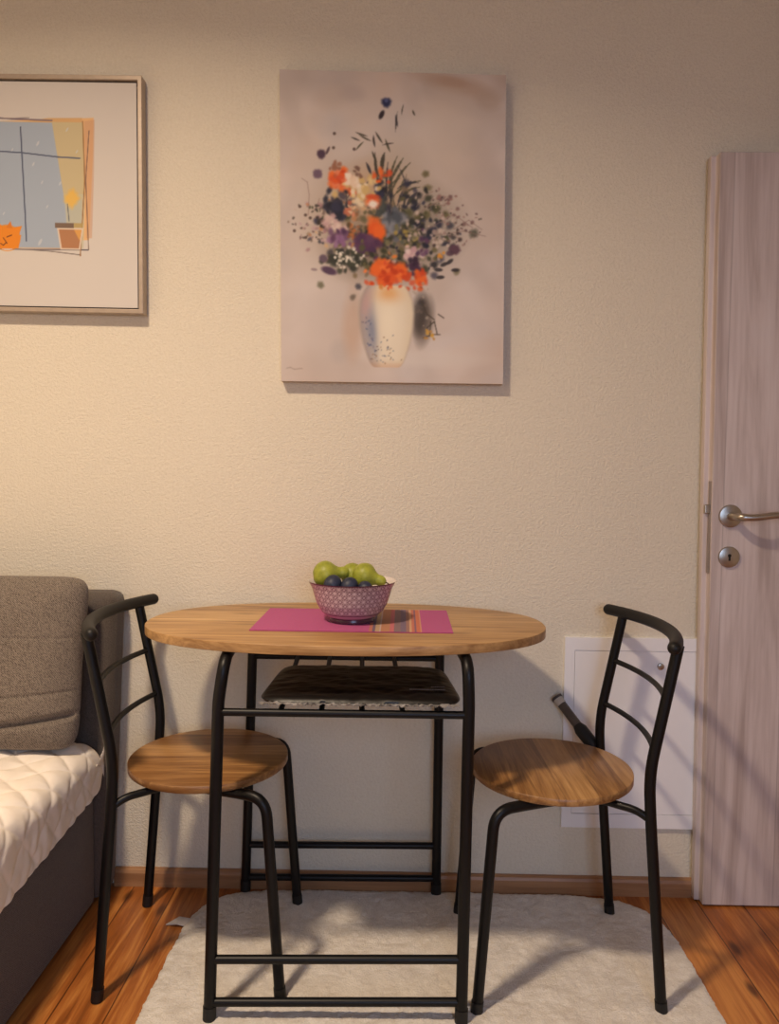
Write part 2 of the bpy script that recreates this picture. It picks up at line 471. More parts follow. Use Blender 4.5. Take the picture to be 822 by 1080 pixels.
# fine grasses above
for x, y, a, L, w_, b in ((396, 152, -.25, 12, 1.1, .3), (404, 148, -.6, 14, 1.1, .1), (392, 146, -1.2, 14, .9, .2), (388, 141, -1.35, 13, .9, .2), (420, 130, -.25, 12, 1.1, .2), (412, 157, -.4, 14, 1.2, .1), (418, 136, .0, 22, .7, .2),
                        (380, 146, -1.2, 10, .8, 0), (376, 156, .6, 12, .9, .3), (424, 118, .1, 12, .6, .2), (404, 150, 1.3, 12, .7, .2), (438, 118, -.4, 6, .9, 0), (398, 168, -.5, 12, 1.2, .2), (392, 182, -.3, 14, 1.6, -.2), (402, 186, -.5, 24, 1.4, .6), (400, 192, -.2, 34, 1.5, .2), (410, 196, .15, 36, 1.3, .3), (414, 200, .3, 38, 1.5, .6),
                        (416, 204, .7, 34, 1.6, .8), (412, 190, .4, 30, 1.6, .2), (420, 196, .9, 24, 1.4, .9), (424, 206, .6, 24, 1.3, 1.0), (408, 208, 0, 40, 1.2, .1), (420, 214, .3, 30, 1.8, .5), (430, 214, .5, 18, 2.2, .3), (414, 214, -.1, 32, 2, .2), (404, 178, -.1, 20, 2.2, .5)):
    blade(x, y, a, L, w_, dk[rng.integers(4)], .8, b)
for i in range(34):
    a = rng.uniform(-.9, .9); blade(408+rng.normal(0, 16), 214+rng.normal(0, 10), a, rng.uniform(10, 26), rng.uniform(.6, 1.3), dk[rng.integers(4)], .6, rng.normal(0, .6))
for x, y in ((353, 139), (352, 154), (374, 155), (316, 217), (322, 226), (327, 229), (324, 236), (310, 243), (322, 250)):
    P.dab(x, y, 1.7, 1.7, (86, 70, 66), .85)
cluster(150, 400, 242, 34, 24, green+navy+[(120, 104, 84), (150, 128, 104)], 1.5, 5, .7)
cluster(110, 440, 236, 17, 20, navy+green, 1.5, 5, .85); cluster(60, 424, 262, 22, 14, green+navy, 1.5, 4, .8)
cluster(60, 448, 250, 22, 16, [(206, 188, 176), (196, 176, 168), (150, 130, 124)], 1, 2.6, .8)
cluster(44, 345, 238, 14, 14, [(186, 156, 160), (160, 124, 130), (208, 188, 178), (106, 90, 82)], 1.2, 3.4, .7)
cluster(60, 376, 228, 20, 22, [(186, 130, 90), (150, 100, 70), (120, 104, 76), (206, 170, 130)], 1.2, 3.2, .75)
for i in range(120):                                       # loose sprays at the rim of the bouquet
    a = rng.uniform(-1.0, .45) if i % 3 else rng.uniform(2.7, 3.6); rr = rng.uniform(.62, 1.12)
    x, y = 408+math.cos(a)*92*rr, 236+math.sin(a)*44*rr
    P.dab(x, y, rng.uniform(.7, 1.8), rng.uniform(.6, 1.4), [(110, 90, 90), (160, 132, 128), (86, 78, 72), (196, 178, 166)][rng.integers(4)], .75, rng.uniform(0, 3))
for pts in (((440, 225), (452, 214), (466, 208), (472, 203)), ((455, 212), (470, 213), (476, 206)), ((450, 240), (480, 222), (500, 236)), ((460, 245), (490, 240), (514, 245)), ((325, 226), (326, 204), (324, 191), (318, 187)), ((440, 215), (450, 202), (458, 198)), ((334, 218), (337, 208)), ((480, 238), (496, 228), (510, 238))):
    P.stroke(pts, .35, (140, 116, 110), .8)
cluster(9, 472, 206, 4, 3, [(146, 112, 108), (120, 94, 94)], 1.2, 2.4)
cluster(18, 480, 234, 12, 10, [(76, 64, 64), (196, 176, 166), (130, 104, 102)], 1.1, 2.4)
cluster(10, 335, 220, 3, 4, [(84, 84, 68), (70, 64, 60)], 1, 2.2)
cluster(30, 354, 214, 7, 8, navy+[(76, 70, 82)], 3, 6); cluster(10, 340, 234, 4, 4, [(66, 58, 54)], 1.5, 3)
cluster(22, 414, 234, 5, 7, [(104, 106, 114), (80, 86, 96), (136, 138, 146)], 3, 6); cluster(10, 402, 214, 3, 8, [(64, 70, 70), (80, 84, 82)], 3, 5)
cluster(12, 402, 200, 3, 4, navy, 2.5, 4.5)
cluster(34, 360, 186, 5.5, 6, orange+[(190, 96, 66), (226, 130, 92)], 2.5, 5); cluster(9, 355, 173, 4, 2, [(150, 104, 84)], 1.5, 3)
cluster(44, 380, 199, 9, 7, cream, 2, 4.2); cluster(12, 372, 188, 4, 5, [(226, 200, 176), (236, 220, 202)], 2, 4)
cluster(12, 404, 185, 4, 5, orange+[(200, 120, 90)], 1.8, 3.6, .8); cluster(8, 379, 178, 3, 3, [(140, 106, 90), (120, 94, 84)], 1.5, 3)
P.dab(394, 210, 8, 6.5, (226, 110, 66), .95, .2, .7, .06); P.dab(394, 213, 5, 4, (236, 222, 210), 1, 0, .8, .06); P.dab(394, 205, 7, 2.5, (206, 84, 52), .8, 0, .7)
cluster(12, 371, 219, 4, 4, [(212, 140, 112), (190, 112, 88), (222, 184, 150)], 1.6, 3.4)
cluster(16, 354, 236, 6, 5, [(206, 178, 172), (190, 156, 156), (216, 196, 186)], 2.5, 4.5)
cluster(26, 358, 248, 5.5, 5, purple+[(136, 98, 136), (150, 116, 150)], 2.5, 4.8)
cluster(16, 372, 246, 5, 8, [(150, 92, 62), (92, 78, 58), (176, 110, 70)], 1.6, 3.4)
for i in range(8): P.dab(398+rng.normal(0, 2.4), 243+rng.normal(0, 4), 7, 7.5, orange[i % 2], .85, rng.uniform(-.5, .5), .6, .06)
cluster(26, 388, 256, 5.5, 5.5, purple[:2]+[(92, 60, 88)], 3.5, 6.5)
cluster(36, 366, 274, 9, 6, [(70, 72, 62), (58, 60, 54)], 2.5, 4.5); cluster(40, 364, 272, 9, 5, [(228, 220, 208), (210, 202, 188)], 1.1, 2.1)
cluster(26, 392, 274, 10, 8, green, 1.8, 4); cluster(22, 424, 250, 8, 10, [(120, 116, 88), (92, 96, 84), (166, 146, 84)], 1.6, 3.2)
cluster(18, 434, 264, 4.5, 4.5, [(214, 184, 182), (224, 204, 200), (192, 156, 164)], 2.5, 4.4)
cluster(16, 438, 277, 5, 4.5, [(74, 52, 74), (58, 44, 62)], 2.5, 4.4); cluster(14, 450, 256, 5, 10, purple+navy, 1.8, 3.4)
for x, y, a, b, an in ((411, 285, 18, 10, .1), (402, 279, 8, 8, 0), (423, 284, 8, 9, .4), (408, 294, 11, 6, 0), (397, 283, 6, 7, .3), (430, 290, 5, 5, 0)):
    P.dab(x, y, a, b, orange[rng.integers(3)], .92, an, .5, .06)
cluster(34, 411, 286, 10, 6, orange+[(190, 66, 36), (238, 124, 66)], 1.8, 4, .8); cluster(16, 446, 292, 3.4, 4.2, orange, 2.4, 4.4)
for x, y in ((464, 282), (470, 276), (476, 273), (466, 290), (482, 282)): P.dab(x, y, 4.4, 2, (60, 56, 60), .9, rng.uniform(-.8, .2), .5)
cluster(5, 467, 266, 4, 2, [(216, 152, 72)], 1.2, 2.2)
P.dab(481, 260, 6, 5.4, (98, 72, 86), 1, 0, .5, .05); P.dab(476, 264, 4, 3, (84, 64, 78), .8, 0, .6); P.dab(335, 182, 5, 5, (112, 92, 110), 1, 0, .5, .05); P.dab(339, 161, 4.6, 5, (84, 66, 82), 1, 0, .5, .05); P.dab(346, 157, 1.4, 4.5, (90, 74, 80), .9, .4)
P.dab(347, 285, 8.5, 4, (88, 68, 90), 1, .3, .5); P.dab(341, 272, 4.6, 4.2, (104, 88, 102), 1, .2, .5); P.dab(331, 284, 3.5, 1.6, (150, 132, 136), .9, .1)
P.dab(408, 105, 5, 5, (52, 56, 88), 1, 0, .6, .08); P.dab(408, 103, 2, 2, (92, 100, 144), .8); P.dab(403, 118, 2.4, 5, (56, 48, 54), 1, .45, .5)
# vase
def vw(y): 
    t = (y-300)/89.
    return np.interp(t, [0, .06, .18, .33, .5, .7, .86, .94, .98, 1.0], [20, 24, 28.5, 30, 29, 25.5, 21, 18, 15.5, 12])
P.dab(372, 345, 10, 32, (192, 160, 138), .55, 0, .9); P.dab(449, 338, 9, 24, (96, 86, 80), .8, .15, .8); P.dab(444, 330, 8, 22, (64, 58, 56), .7, .1, .7)
vx = 408.5+(P.Y-345)*.004
dd = (P.X-vx)/vw(P.Y)
inside = np.clip((1-np.abs(dd))*8+.5, 0, 1)*((P.Y > 300) & (P.Y < 389))
base = np.array((226, 214, 194), float)
vcol = np.ones(P.a.shape)*base
def tint(m, c):
    global vcol
    m = np.clip(m, 0, 1)[..., None]; vcol = vcol*(1-m)+np.array(c, float)*m
tint(np.clip((-dd-.35)*1.8, 0, 1)*.75, (150, 138, 140)); tint(np.exp(-((dd+.55)/.22)**2-((P.Y-348)/24)**2)*.75, (112, 122, 150))
tint(np.exp(-((dd-.1)/.4)**2-((P.Y-335)/30)**2)*.6, (240, 230, 208)); tint(np.clip((dd-.55)*1.6, 0, 1)*.5, (206, 188, 158))
tint(np.exp(-((dd-.1)/.5)**2-((P.Y-308)/9)**2)*.7, (222, 158, 92)); tint(np.exp(-((dd+.75)/.2)**2-((P.Y-320)/16)**2)*.5, (196, 150, 150))
tint(np.clip(np.abs(dd)-.9, 0, 1)*6, (176, 160, 146)); tint(np.exp(-((P.Y-388)/5)**2)*.5, (200, 160, 130))
P.a = P.a*(1-inside[..., None])+vcol*inside[..., None]
for i in range(46):
    x, y = rng.normal(406, 12), rng.normal(374, 7)
    if abs(x-408) < vw(y)-2 and y < 387: P.dab(x, y, rng.uniform(.5, 1.3), .6, [(96, 92, 96), (150, 120, 96), (120, 124, 140)][rng.integers(3)], .8, rng.uniform(0, 3))
for i in range(24):
    y = rng.uniform(325, 372); x = 381+rng.uniform(0, 9)+(y-325)*.14
    P.dab(x, y, 1.6, .8, [(96, 104, 134), (120, 112, 130), (170, 160, 168)][rng.integers(3)], .7, rng.uniform(0, 3))
cluster(14, 412, 300, 14, 2.5, orange+[(206, 130, 60)], 2, 3.5, .8); cluster(16, 445, 312, 6, 10, [(170, 156, 144), (110, 98, 92)], 1, 2, .7)
for pts in (((446, 316), (452, 330), (460, 336)), ((452, 345), (460, 338), (463, 352)), ((455, 354), (456, 338)), ((448, 356), (458, 352), (466, 352)), ((464, 330), (470, 334))):
    P.stroke(pts, .6, (74, 66, 60), .85)
cluster(8, 456, 353, 4, 2.5, [(206, 160, 74), (186, 140, 80)], 1.5, 2.6, .9)
P.stroke([(301, 391), (305, 390), (309, 392), (318, 391)], .35, (130, 112, 106), .7)
pad = np.pad(P.a, ((1, 1), (1, 1), (0, 0)), 'edge')
P.a = .36*P.a+.10*(pad[:-2, 1:-1]+pad[2:, 1:-1]+pad[1:-1, :-2]+pad[1:-1, 2:])+.06*(pad[:-2, :-2]+pad[2:, 2:]+pad[2:, :-2]+pad[:-2, 2:])
def quad(tl, tr, br, bl):
    tl, tr, br, bl = map(np.array, (tl, tr, br, bl))
    def f(U, V):
        p = ((1-U)[..., None]*((1-V)[..., None]*bl+V[..., None]*tl)+U[..., None]*((1-V)[..., None]*br+V[..., None]*tr))
        return p[..., 0], p[..., 1], p[..., 2]
    return f
cl_ = (-.034, -.012, 1.312)
canvas = thing('canvas_painting', 'tall unframed canvas of a colourful bouquet in a white vase', 'painting', cl_)
q = [(-.3140, 2.072), (.2400, 2.059), (.2460, 1.312), (-.3075, 1.315)]
bm = bmesh.new()
f0 = [bm.verts.new((x, -.0296, z)) for x, z in q]; f1 = [bm.verts.new((x, -.002, z)) for x, z in q]
for i in range(4): bm.faces.new((f0[i], f0[(i+1) % 4], f1[(i+1) % 4], f1[i]))
bm.faces.new(f0[::-1]); bm.faces.new(f1)
M_cedge = plain('canvas_edge', rgb(186, 170, 158), .85)
link('stretched_canvas', bm, M_cedge, canvas, cl_, smooth=False)
M_print = colored('canvas_print', .75, .2, .12, 700)
me = grid_mesh('painted_face', P.nx, P.ny, quad(*[(x, -.030, z) for x, z in q]), P.a)
mesh_obj('painted_face', me, M_print, canvas, cl_)

# ------------------------------------------------------------------ framed print at the left
A = Paint(-101, 87, 143, 326, 330, 322, (206, 199, 192))
A.poly([(-60, 132), (98, 124), (97, 160), (92, 254), (-54, 262)], (222, 176, 120), .9)
A.poly([(88, 128), (99, 126), (97.5, 190), (95, 252), (89, 252)], (196, 150, 120), .55)
A.poly([(-48, 127), (50, 125), (85.5, 119), (87, 150), (83, 264), (-44, 263)], (206, 166, 116), .95)
A.poly([(-44, 129), (86, 130), (84, 263), (-43, 263)], (158, 172, 190), .97)
A.poly([(54, 129), (87, 129), (87, 208), (67, 216)], (196, 180, 140), .95)
A.poly([(66, 205), (88, 205), (86, 263), (70, 262)], (190, 186, 160), .75)
A.dab(74, 210, 7, 9, (228, 180, 80), .85, .2, .6, .1)
for p in (((21, 135), (22.5, 175), (24.5, 225), (25.5, 256)), ((-42, 159), (22, 162), (60, 166), (83, 167))): A.stroke(p, .75, (84, 92, 116))
A.stroke([(-45, 123), (12, 126.5), (54, 127.5)], .8, (120, 106, 116)); A.stroke([(-40, 128), (10, 126), (30, 125)], .5, (130, 116, 120))
A.stroke([(-44, 265), (34, 265), (91, 264.5)], .7, (96, 90, 100)); A.stroke([(10, 264.5), (50, 266.5), (83, 270)], .6, (130, 120, 116))
A.stroke([(86.5, 128), (88, 190), (84, 250), (82.5, 271)], .6, (150, 110, 70)); A.stroke([(93, 138), (89, 190), (91.3, 264)], .5, (120, 96, 84))
A.stroke([(69.5, 216), (71, 234)], .5, (96, 100, 110))
A.poly([(58, 241), (86, 241), (82.5, 264.5), (61.5, 264.5)], (214, 196, 176), 1); A.poly([(60, 243), (84, 243), (81, 263), (63, 263)], (172, 122, 86), 1)
A.poly([(76, 243), (84, 243), (82, 255)], (216, 160, 84), .9); A.poly([(56, 236), (76, 236), (76, 241.5), (56, 241.5)], (118, 98, 84), 1); A.poly([(76, 236), (86, 236), (85, 241), (76, 241)], (176, 152, 96), .9)
for x, y, r in ((39, 152, 3), (34, 174, 2.5), (43, 193, 2), (12, 159, 2), (80, 160, 2), (70, 137, 2.5), (62, 194, 2.5), (40, 257, 4), (2, 227, 2), (48, 219, 2), (-14, 180, 3), (-26, 220, 2.5)):
    A.dab(x, y, r, r*.35, (196, 200, 204), .7, -1.1)
A.dab(5, 253, 14, 14, (224, 134, 38), 1, 0, .15); A.poly([(-8, 248), (-5, 236), (2, 242)], (224, 134, 38)); A.poly([(10, 242), (21, 240), (17, 252)], (224, 134, 38)); A.poly([(-9, 250), (20, 250), (17, 264), (-7, 264)], (224, 134, 38))
A.poly([(4, 242), (9, 235), (11, 243)], (212, 122, 40))
A.stroke([(1, 253), (3, 256), (5, 259)], .5, (110, 62, 34)); A.stroke([(5, 252), (10, 250)], .6, (110, 62, 34)); A.stroke([(-2, 259), (1, 261), (4, 258)], .5, (110, 62, 34))
A.a[A.Y > 264.6] = np.where((np.abs(A.a[A.Y > 264.6]-np.array((224, 134, 38))).sum(-1) < 12)[:, None], (206, 199, 192), A.a[A.Y > 264.6])
fl = (-.955, -.014, 1.478)
fr = thing('framed_print', 'square framed print of a blue window with a flower pot, upper left', 'picture', fl)
X0, X1, Z0, Z1 = -1.262, -.6525, 1.478, 2.055
sl = -.012                                                  # hangs a little crooked
def fp_(x, y, z): return Vector((x, y, z+(x+.65)*sl))
def mitre(bm, o, i, y0, y1):
    (ax0, ax1, az0, az1), (bx0, bx1, bz0, bz1) = o, i
    oc = [(ax0, az0), (ax1, az0), (ax1, az1), (ax0, az1)]; ic = [(bx0, bz0), (bx1, bz0), (bx1, bz1), (bx0, bz1)]
    V = [[bm.verts.new(fp_(x, y, z)) for x, z in c] for c in (oc, ic) for y in (y0, y1)]
    O0, O1, I0, I1 = V
    for k in range(4):
        j = (k+1) % 4
        bm.faces.new((O0[k], O0[j], I0[j], I0[k])); bm.faces.new((O1[k], I1[k], I1[j], O1[j]))
        bm.faces.new((O0[k], O1[k], O1[j], O0[j])); bm.faces.new((I0[k], I0[j], I1[j], I1[k]))
bm = bmesh.new(); mitre(bm, (X0, X1, Z0, Z1), (X0+.011, X1-.011, Z0+.011, Z1-.011), -.034, -.003)
link('frame', bm, M_silver, fr, fl, smooth=False, bevel=.0015)
bm = bmesh.new(); mitre(bm, (X0+.010, X1-.010, Z0+.010, Z1-.010), (X0+.0165, X1-.0165, Z0+.0165, Z1-.0165), -.017, -.010)
link('frame_lip', bm, M_gap, fr, fl, smooth=False)
bm = bmesh.new()
vs_ = box(bm, X0+.008, X1-.008, -.012, -.004, Z0+.008, Z1-.008)
for v in vs_: v.co = fp_(*v.co)
link('backing_board', bm, M_cedge, fr, fl, smooth=False)
M_art = colored('art_print', .6, .3)
c4 = [(X0+.015, -.0265, Z1-.015), (X1-.0155, -.0265, Z1-.015), (X1-.0155, -.0265, Z0+.015), (X0+.015, -.0265, Z0+.015)]
me = grid_mesh('print_sheet', A.nx, A.ny, quad(*[tuple(fp_(*p)) for p in c4]), A.a)
mesh_obj('print_sheet', me, M_art, fr, fl)

# ------------------------------------------------------------------ rug
def rounded_rect(x0, x1, y0, y1, r, n=14):
    out = []
    for cx, cy, a in ((x1-r, y1-r, 0), (x0+r, y1-r, PI/2), (x0+r, y0+r, PI), (x1-r, y0+r, 1.5*PI)):
        for k in range(n+1):
            t = a+PI/2*k/n; out.append((cx+r*math.cos(t), cy+r*math.sin(t)))
    return out
rl = (.07, -.52, 0)
rug = thing('rug', 'cream shaggy rug with rounded corners under the table', 'rug', rl)
def rugfn(U, V):
    u, v = U*2-1, V*2-1                                     # square to rounded rectangle
    a, b, n = .585, .50, 7.
    m = np.maximum(np.abs(u), np.abs(v))+1e-9
    k = m/((np.abs(u)**n+np.abs(v)**n)**(1/n)+1e-9)
    x, y = u*k*a, v*k*b
    edge = 1-m
    z = .003+.005*np.clip(edge/.03, 0, 1)**.5
    X, Y = x+rl[0], y+rl[1]+.0
    nz = np.array([noise.noise((p*22, q*22, 0))*.5+noise.noise((p*60, q*60, 3))*.5+.4*noise.noise((p*130, q*130, 5)) for p, q in zip(X.ravel(), Y.ravel())]).reshape(X.shape)
    wob = nz*.006*(m > .96)
    X = X+wob*np.sign(x); Y = Y+wob*np.sign(y)*.5
    return X, Y, z+nz*.0040*np.clip(edge/.02, 0, 1)
mesh_obj('rug_pile', grid_mesh('rug_pile', 330, 290, rugfn), M_rug, rug, rl)
bm = bmesh.new()
pts = [(-.500, -.158), (-.530, -.160), (-.556, -.183), (-.528, -.190), (-.500, -.190)]
top = [bm.verts.new((x, y, .004+.006*(i % 2))) for i, (x, y) in enumerate(pts)]; bot = [bm.verts.new((x, y, .002+.006*(i % 2))) for i, (x, y) in enumerate(pts)]
bm.faces.new(top); bm.faces.new(bot[::-1])
for i in range(5): bm.faces.new((top[i], bot[i], bot[(i+1) % 5], top[(i+1) % 5]))
t_ = link('care_label', bm, M_tag, rug, rl, smooth=False); t_['label'] = 'small white label sticking out of the left edge'

# ------------------------------------------------------------------ sofa
sl_ = (-1.2, -.9, 0)
sofa = thing('sofa', 'grey fabric sofa along the left with white quilted cover', 'sofa', sl_)
bm = bmesh.new(); box(bm, -1.68, -.757, -2.3, -.105, .01, .30)
link('sofa_base', bm, M_sofa, sofa, sl_, bevel=.012)
bm = bmesh.new()                                            # end panel against the wall, slightly flared
v = box(bm, -1.68, -.704, -.105, -.008, .008, .785)
for q_ in v:
    if q_.co.x > -1: q_.co.x -= (.785-q_.co.z)*.043
link('end_panel', bm, M_sofa, sofa, sl_, bevel=.028)
def coverfn(U, V):
    # U across: from far left over the top and down the front; V along y
    s = U*1.05; W = .872; r = .055
    x = np.where(s < W, -1.66+s, 0); z = np.where(s < W, .435, 0)
    t = (s-W)/r
    arc = (s >= W) & (t < PI/2)
    x = np.where(arc, -1.66+W+r*np.sin(t), x); z = np.where(arc, .435-r+r*np.cos(t), z)
    dn = t >= PI/2; d2 = ((s-W)-r*PI/2)*np.clip(.80+.55*V*0+.5*(1-V)*2.14/.6, .8, 1.22)
    x = np.where(dn, -1.66+W+r-d2*.03, x); z = np.where(dn, .435-r-d2, z)
    y = -2.25+V*(2.25-.112)
    e = (y+.112)                                            # rounded far end
    k = np.clip(-e/.07, 0, 1); rr = np.sqrt(np.clip(1-(1-k)**2, 0, 1))
    z = np.where(dn, z+(1-rr)*.03, z-(1-rr)*.05)
    a, b = (s*.9+y)/.062*PI/1.414, (s*.9-y)/.062*PI/1.414
    puff = np.minimum(np.abs(np.sin(a*.95)), np.abs(np.sin(b*.95)))**.5
    nz = np.array([noise.noise((p*9, q*9, 1))+.5*noise.noise((p*25, q*25, 2)) for p, q in zip(s.ravel(), y.ravel())]).reshape(s.shape)
    h = .0085*puff+.005*nz; h = h*(1-.45*np.clip((s-W)/.10, 0, 1))
    nx = np.where(arc, np.sin(t), np.where(dn, 1, 0)); nzv = np.where(arc, np.cos(t), np.where(dn, 0, 1))
    gather = .0012*np.sin(y*120+5*nz)*np.clip((s-W-.03)/.05, 0, 1)
    sag = .012*np.exp(-((y+.35)/.2)**2)*np.clip(nzv, 0, 1)
    return x+(h+gather)*nx, y, z+h*nzv-sag
mesh_obj('quilted_cover', grid_mesh('quilted_cover', 330, 560, coverfn), M_cover, sofa, sl_)['label'] = 'white quilted seat cover with a gathered edge'
# mattress body under the cover
bm = bmesh.new(); box(bm, -1.66, -.768, -2.25, -.125, .295, .415)
link('seat_mattress', bm, M_cover, sofa, sl_, bevel=.03)

# back cushion leaning on the end panel
ul = (-1.018, -.17, .43)
def pillow(sign):
    def f(U, V):
        u, v = U*2-1, V*2-1
        w_, h_ = .272, .201
        m = np.maximum(np.abs(u), np.abs(v))+1e-9; n = 13.
        k = m/((np.abs(u)**n+np.abs(v)**n)**(1/n)+1e-9)
        x, z = u*k*w_, v*k*h_
        t = np.clip(1-m**4, 0, 1)**.5*.058
        nz = np.array([noise.noise((p*7, q*7, 4))+.4*noise.noise((p*22, q*22, 9)) for p, q in zip(x.ravel(), z.ravel())]).reshape(x.shape)
        t = t*(1+.10*nz)
        for z0, sl2, dep, wd in ((-.158, .16, .018, .008), (-.085, .09, .004, .004), (.06, .0, .0018, .003)):
            t -= dep*np.exp(-((z-z0-sl2*x)/wd)**2)*np.clip((1-m)/.05, 0, 1)
        for x0 in (-.02, .13):
            t -= .0016*np.exp(-((x-x0)/.003)**2)*np.clip((1-m)/.05, 0, 1)
        x = x+.012*np.clip(v, 0, 1)-.012*np.clip(-v-.6, 0, 1)
        X, Y, Z = x+ul[0], sign*t, z+.201
        ca, sa = math.cos(R(-7)), math.sin(R(-7))
        return X, ul[1]-.052+Y*ca-Z*sa, ul[2]+.008+Z*ca+Y*sa
    return f
m1 = grid_mesh('cushion', 150, 130, pillow(-1)); m2 = grid_mesh('cushion', 150, 130, pillow(1))
bm = bmesh.new(); bm.from_mesh(m1); bm.from_mesh(m2); bmesh.ops.remove_doubles(bm, verts=bm.verts, dist=.0008)
cu = link('cushion', bm, M_pillow, None, ul, angle=80)
tag(cu, 'large grey stitched back cushion leaning at the end of the sofa', 'cushion')

# ------------------------------------------------------------------ dining table
tl_ = (-.125, -.25, 0)
table = thing('dining_table', 'oval oak-topped dining table on black tubular metal legs', 'table', tl_)
def oval(cx, cy, a, b, n, N=160):
    out = []
    for i in range(N):
        t = 2*PI*i/N; c, s = math.cos(t), math.sin(t)
        out.append((cx+a*math.copysign(abs(c)**(2/n), c), cy+b*math.copysign(abs(s)**(2/n), s)))
    return out
bm = bmesh.new(); slab(bm, oval(-.124, -.251, .442, .244, 2.3), .7355, .755, .0015)
link('tabletop', bm, M_oak, table, tl_, angle=50)
LR = .0118
FEET = {'FL': (-.371, -.496), 'FR': (.127, -.488), 'BL': (-.396, -.032), 'BR': (.097, -.032)}
TOPS = {'FL': (-.354, -.482), 'FR': (.134, -.478), 'BL': (-.376, -.032), 'BR': (.098, -.032)}
Z_ = .7233
def P3(k, z):
    (ax, ay), (bx, by) = FEET[k], TOPS[k]; t = (z-.01)/.69
    return Vector((ax+(bx-ax)*t, ay+(by-ay)*t, z))
for s in 'LR':                                              # each side: front leg bends back under the top and comes down again
    f, b = 'F'+s, 'B'+s
    mid = (P3(f, Z_)+P3(b, Z_))/2; inw = .010 if s == 'L' else -.004
    pf = P3(f, Z_)+Vector((inw, 0, 0)); pb = P3(b, Z_)
    bm = bmesh.new(); tube(bm, fillet([P3(f, .008), P3(f, .64), pf, mid], [.02, .055], 9), LR, 18)
    lg = link('leg', bm, M_black, table, tl_)
    bm = bmesh.new(); tube(bm, [P3(f, .007), P3(f, .034)], LR+.0014, 18); link('foot_cap', bm, M_rubber, lg, tl_)
    bm = bmesh.new(); tube(bm, fillet([P3(b, .008), pb, mid], [.055], 9), LR, 18)
    lg = link('leg', bm, M_black, table, tl_)
    bm = bmesh.new(); tube(bm, [P3(b, .007), P3(b, .034)], LR+.0014, 18); link('foot_cap', bm, M_rubber, lg, tl_)
for row in 'FB':
    for z in (.127, .041):
        bm = bmesh.new(); tube(bm, [P3(row+'L', z), P3(row+'R', z+.006)], .0085, 14)
        link('stretcher', bm, M_black, table, tl_)
rackz = .6195
bm = bmesh.new()
tube(bm, [P3('FL', rackz), P3('FR', rackz)], .0078, 14); tube(bm, [P3('BL', rackz), P3('BR', rackz)], .0078, 14)
for k in range(4):
    xb, xf = -.262+.0815*k, -.235+.080*k
    tube(bm, [(xf, -.480, rackz), (xb, -.032, rackz)], .0058, 12)
link('rack', bm, M_black, table, tl_)['label'] = 'black tube rack below the top'

# ------------------------------------------------------------------ chairs (built once at the origin, facing +x)
chair = thing('dining_chair', 'left dining chair beside the sofa, its seat tucked under the table', 'chair', (0, 0, 0), 'round-seated dining chairs at the table')
bm = bmesh.new()
lathe(bm, [(.1735, 0), (.175, .0015), (.175, .0145), (.1735, .016)], 96)
seat = link('seat', bm, M_seat, chair, angle=50); seat.location = (.012, 0, .434)
CR = .0112
for s in (-1, 1):
    y = .17*s
    bm = bmesh.new()
    tube(bm, fillet([(-.182, y*1.01, .004), (-.150, y, .40), (-.144, y, .50), (-.196, y*.99, .764)], [.06, .09], 8), CR, 18)
    fr_ = link('back_leg', bm, M_black, chair)
    bm = bmesh.new(); tube(bm, [(-.1825, y*1.01, .002), (-.180, y*1.01, .028)], CR+.0013, 18); link('foot_cap', bm, M_rubber, fr_)
    bm = bmesh.new()
    tube(bm, fillet([(.193, y*1.01, .004), (.163, y*.99, .423), (.085, y*.80, .423), (-.02, y*.60, .423)], [.075, .05], 9), CR, 18)
    fl2 = link('front_leg', bm, M_black, chair)
    bm = bmesh.new(); tube(bm, [(.1932, y*1.01, .002), (.1914, y*1.01, .028)], CR+.0013, 18); link('foot_cap', bm, M_rubber, fl2)
    bm = bmesh.new()
    tube(bm, fillet([(-.150, y, .405), (-.125, y*.92, .420), (-.02, y*.5, .425)], [.03], 5), .008, 12)
    link('seat_bracket', bm, M_black, chair)
bm = bmesh.new()
tube(bm, [(-.02, -.105, .4235), (-.02, .105, .4235)], .008, 12)
link('seat_bar', bm, M_black, chair)
def bow(x0, dep, ymax, z, r, n=24, ends=False):
    bm = bmesh.new()
    tube(bm, [(x0-dep*(1-(t/ymax)**2), t, z) for t in np.linspace(-ymax, ymax, n)], r, 18 if r > .01 else 12, ends)
    return bm
link('top_rail', bow(-.172, .056, .207, .767, .0135, 30, True), M_grip, chair)
link('back_slat', bow(-.173, .030, .170, .648, .0062), M_black, chair)
link('back_slat', bow(-.152, .030, .170, .541, .0062), M_black, chair)
chair2 = copy_tree(chair)
chair.location = (-.440, -.266, .001); chair.rotation_euler = (0, R(-.15), R(2))
chair2.scale = (1, 1, .986); chair2.location = (.3475, -.279, .001); chair2.rotation_euler.z = R(182)
chair2['label'] = 'right dining chair on the rug in front of the white wall cabinet'
for ch in chair2.children:
    if ch.name.startswith('seat') and 'bar' not in ch.name and 'bracket' not in ch.name: ch.rotation_euler.z = R(90)

